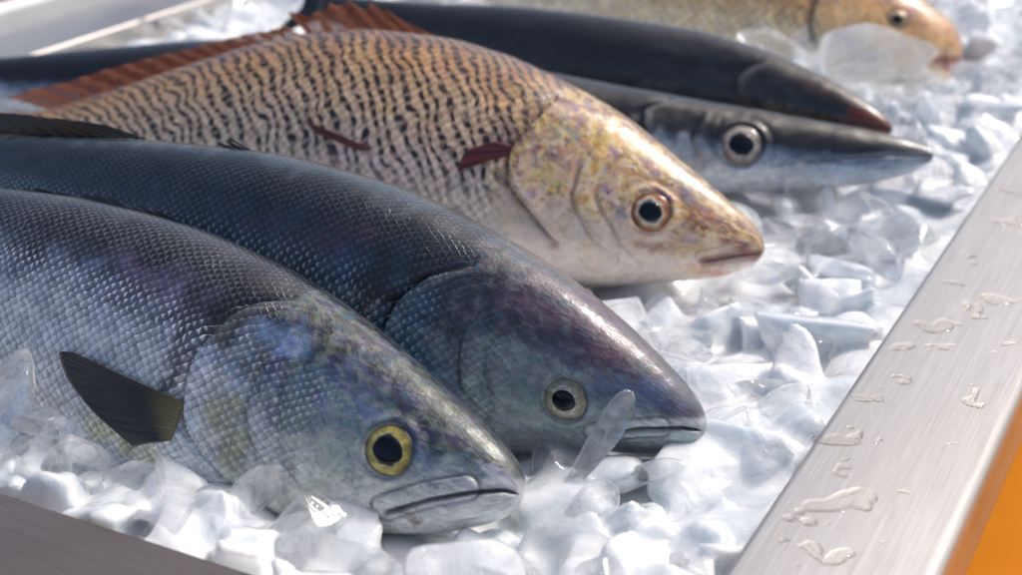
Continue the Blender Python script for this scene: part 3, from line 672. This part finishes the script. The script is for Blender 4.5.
def side(a,b_): F.append((a,b_,b_+nb0,a+nb0))
for i in range(nx-1): side(i*ny,(i+1)*ny);side((i+1)*ny+ny-1,i*ny+ny-1)
for j in range(ny-1): side(j+1,j);side((nx-1)*ny+j,(nx-1)*ny+j+1)
nb=len(V)
V=[np.array(V)];F=[np.array(F)]
V3,F3_=ico(3);F3l=F3_;F3_=np.array(F3_)
var=[chunk(V3,F3l,100+i,10,(.36,.75),0) for i in range(16)]
tri=[];off=nb;cnt=0
r=np.random.default_rng(11)
tries=0
while cnt<820 and tries<14000:
    tries+=1
    q=TL*r.uniform(0,1)**1.5;p=r.uniform(.3,TW-.5)
    w=PQ(p,q);x,y=w[0],w[1]
    u,v,dp=vis(x,y,-2)
    if u<-120 or u>1150 or v<-60 or v>680: continue
    R=(r.uniform(.9,1.5) if r.random()<.5 else r.uniform(1.5,2.7))*(1+max(0,(y-80))/150)
    z,_,_=zice(x,y);z+=r.uniform(-.8,.05)-.28*R+.25
    if p<R*.9 or q<R*.9 or p>TW-R: continue
    if inside(np.array([x,y,z]),R*.5): continue
    vv=(var[r.integers(16)]*R)@rotm(r,.4).T+np.array([x,y,z])
    rel=vv[:,:2]-O; pp=rel@Bv; qq=rel@A
    dpp=np.maximum(.15-pp,0);dqq=np.maximum(.15-qq,0)
    vv[:,:2]+=np.outer(dpp,Bv)+np.outer(dqq,A)
    V.append(vv*K);tri.append(F3_+off);off+=len(vv);cnt+=1
Vall=np.vstack(V);Fall=[tuple(q) for q in F[0]]+[tuple(q) for q in np.vstack(tri)]
o=mesh_obj('crushed_ice',Vall,Fall,ICES);o['kind']='stuff';o['label']='bed of wet crushed ice filling the steel tray';o['category']='ice'
md=o.modifiers.new('fuse','REMESH');md.mode='VOXEL';md.voxel_size=.002;md.use_smooth_shade=True
md=o.modifiers.new('melt','SMOOTH');md.iterations=4;md.factor=.5
# individual chunks
V4,F4_=ico(4)
cm=[]
for i in range(18):
    vv=chunk(V4,F4_,300+i,13,(.34,.76),2,(.42,.7))
    me=bpy.data.meshes.new('ice_chunk');me.from_pydata([tuple(q*K) for q in vv],[],F4_);me.polygons.foreach_set('use_smooth',[True]*len(me.polygons));me.materials.append(ICE);me.update();cm.append(me)
def put_chunk(x,y,z,R,i=None,rot=None,sc=None):
    o=bpy.data.objects.new('ice_chunk',cm[r.integers(18) if i is None else i]);link(o)
    o.location=(x*K,y*K,z*K);o.scale=sc or (R,R,R)
    o.rotation_euler=rot or (r.normal()*.38,r.normal()*.38,r.uniform(0,6.28))
    o['label']='wet translucent chunk of ice on the ice bed';o['category']='ice';o['group']='ice chunks around the fish'
cnt=0;placed=[]
tries=0
while cnt<210 and tries<14000:
    tries+=1
    q=TL*r.uniform(0,1)**1.6;p=TW*r.uniform(0,1)**1.6+.5
    w=PQ(p,q);x,y=w[0],w[1];u,v,dp=vis(x,y,-2)
    if u<-60 or u>1080 or v<-20 or v>610: continue
    R=(r.uniform(1.2,2.) if r.random()<.4 else r.uniform(2.,3.3))*(1+max(0,(y-80))/150)
    if p<R*1.1 or q<R*1.1: continue
    z,_,_=zice(x,y);z+=r.uniform(-.3,.2)-.1*R+.2
    if inside(np.array([x,y,z]),R*.7): continue
    if any((x-a)**2+(y-b_)**2<(.5*(R+c_))**2 for a,b_,c_ in placed): continue
    placed.append((x,y,R));put_chunk(x,y,z,R);cnt+=1
for (x,y,z,R) in [(-18.8,54.6,.0,1.9),(-21.2,55.4,.4,2.0),(-17.,53.2,-.9,1.8),(-19.4,52.6,-1.2,2.1),(-21.6,53.2,-.6,1.9),(-14.6,52.2,-1.4,1.9),(-11.6,50.6,-1.5,1.9),(-8.4,48.8,-2,1.8)]:
    put_chunk(x,y,z,R)
put_chunk(3.3,53.3,-.3,1.2,3,(.2,-.9,.5),(1.7,1.,.9))
put_chunk(26.4,109.6,1.2,5.2,5);put_chunk(20.5,112,.6,3.4,2)
# ------------------------------------------------------------ water on rim
def water():
    N=NT('water');P=N.n('ShaderNodeBsdfPrincipled',{'Base Color':(1,1,1,1),'Transmission Weight':1.,'Roughness':.01,'IOR':1.33})
    T=N.n('ShaderNodeBsdfTransparent');M=N.n('ShaderNodeMixShader',{0:.2})
    gp=N.n('ShaderNodeNewGeometry').outputs['Position'];nz=N.noise(gp,200.,2.).outputs['Fac']
    N.set(P,'Normal',N.n('ShaderNodeBump',{'Height':nz,'Strength':.1,'Distance':.0005}).outputs[0])
    N.t.links.new(P.outputs[0],M.inputs[1]);N.t.links.new(T.outputs[0],M.inputs[2]);N.t.links.new(M.outputs[0],N.out.inputs[0]);return N.m
WAT=water()
def puddle(p,q,size,seed,lab,elong=1.,n=64):
    r2=np.random.default_rng(seed);bl=[]
    k=r2.integers(5,11) if size>.5 else r2.integers(1,4);a=r2.uniform(0,3.14);px=py=0.
    for i in range(k):
        bl.append((px,py,r2.uniform(.18,.6)*size*.5));a+=r2.normal()*1.3
        st=size*.36;px+=math.cos(a)*st;py+=math.sin(a)*st*elong
    bl=np.array(bl);bl[:,0]-=bl[:,0].mean();bl[:,1]-=bl[:,1].mean()
    ext=np.abs(bl[:,:2]).max()+size*.9
    gx=np.linspace(-ext,ext,n);X,Y=np.meshgrid(gx,gx,indexing='ij')
    fld=sum(np.exp(-((X-b_[0])**2+(Y-b_[1])**2)/b_[2]**2) for b_ in bl)-.38
    fld+=.2*vnoise(X,Y,6./size,seed)
    Z=np.where(fld>0,.085*min(1.,size)*np.minimum(np.sqrt(np.maximum(fld,0)),.5)**.7 ,-.02)
    ids=-np.ones((n,n),int);V=[];F=[]
    pos=fld>0
    for i in range(n-1):
        for j in range(n-1):
            if pos[i:i+2,j:j+2].any():
                ring=[]
                for (a_,b_) in ((i,j),(i+1,j),(i+1,j+1),(i,j+1)):
                    if ids[a_,b_]<0:
                        ids[a_,b_]=len(V);w=PQ(p+X[a_,b_],q+Y[a_,b_],.004+Z[a_,b_]);V.append(w*K)
                    ring.append(int(ids[a_,b_]))
                F.append(tuple(ring))
    if not F: return
    o=mesh_obj('water_puddle',V,F,WAT)
    bm=bmesh.new();bm.from_mesh(o.data);bmesh.ops.recalc_face_normals(bm,faces=bm.faces)
    if sum(q_.normal.z for q_ in bm.faces)<0:bmesh.ops.reverse_faces(bm,faces=bm.faces)
    bm.to_mesh(o.data);bm.free()
    o['label']=lab;o['category']='water';o['group']='water on the steel rim'
pd=[(-1.1,18.8,1.3),(-1.,22.6,.8),(-1.9,25.1,.9),(-5.1,24.6,.9),(-5.1,20.3,.5),(-4.3,15.7,.45),(-2.0,13.2,2.0),(-1.7,16.2,.8),(-2.1,31.5,1.8),(-4.0,35.8,1.6),(-1.5,40.9,.9),(-1.1,28.3,.9),(-2.6,29.2,.6),(-3.2,34.,1.),(-5.4,31,.6),(-2.4,47,1.1),(-4.2,44,.8),(-1.6,52,1.),(-3.6,56,1.1),(-5,50,.7),(-2.6,62,1.1),(-1.5,37,.7),(-3.4,13.8,.4),(-1.2,10.5,.6),(-2.8,10.2,1.1)]
r3=np.random.default_rng(5)
for k in range(60): pd.append((r3.uniform(-6,-.6),r3.uniform(9,62),r3.uniform(.15,.48)))
for i,(p,q,s_) in enumerate(pd):
    puddle(p,q,s_,40+i,'irregular clear water puddle on brushed steel' if s_>.6 else 'small water drop on brushed steel',n=72 if s_>.5 else 30)
puddle(14,-1.6,.9,90,'small water drop on dull steel');puddle(17,-2.4,.6,92,'small water drop on dull steel')
# ------------------------------------------------------------ light, camera
W=bpy.data.worlds.new('World');SC.world=W;W.use_nodes=True
nt=W.node_tree;bg=nt.nodes['Background'];sk=nt.nodes.new('ShaderNodeTexSky');sk.sky_type='NISHITA';sk.sun_disc=False
el=math.radians(56);az=math.radians(60)
sk.sun_elevation=el;sk.sun_rotation=az;sk.air_density=.85;sk.dust_density=5.;sk.ozone_density=.7
nt.links.new(sk.outputs[0],bg.inputs[0]);bg.inputs[1].default_value=.15
ld=bpy.data.lights.new('sun','SUN');ld.energy=2.;ld.angle=math.radians(8);ld.color=(1,.965,.92)
lo=bpy.data.objects.new('sun',ld);link(lo)
dv=Vector((math.sin(az)*math.cos(el),math.cos(az)*math.cos(el),math.sin(el)))
lo.rotation_euler=dv.to_track_quat('Z','Y').to_euler()
cd=bpy.data.cameras.new('camera');co=bpy.data.objects.new('camera',cd);link(co)
co.location=(0,0,.3);co.rotation_euler=(math.radians(90-23.5),0,0)
cd.sensor_width=36;cd.lens=36*1504/1022;cd.clip_start=.02;cd.clip_end=50
cd.dof.use_dof=True;cd.dof.focus_distance=.64;cd.dof.aperture_fstop=8.
SC.camera=co
SC.view_settings.view_transform='Standard';SC.view_settings.look='None';SC.view_settings.exposure=0
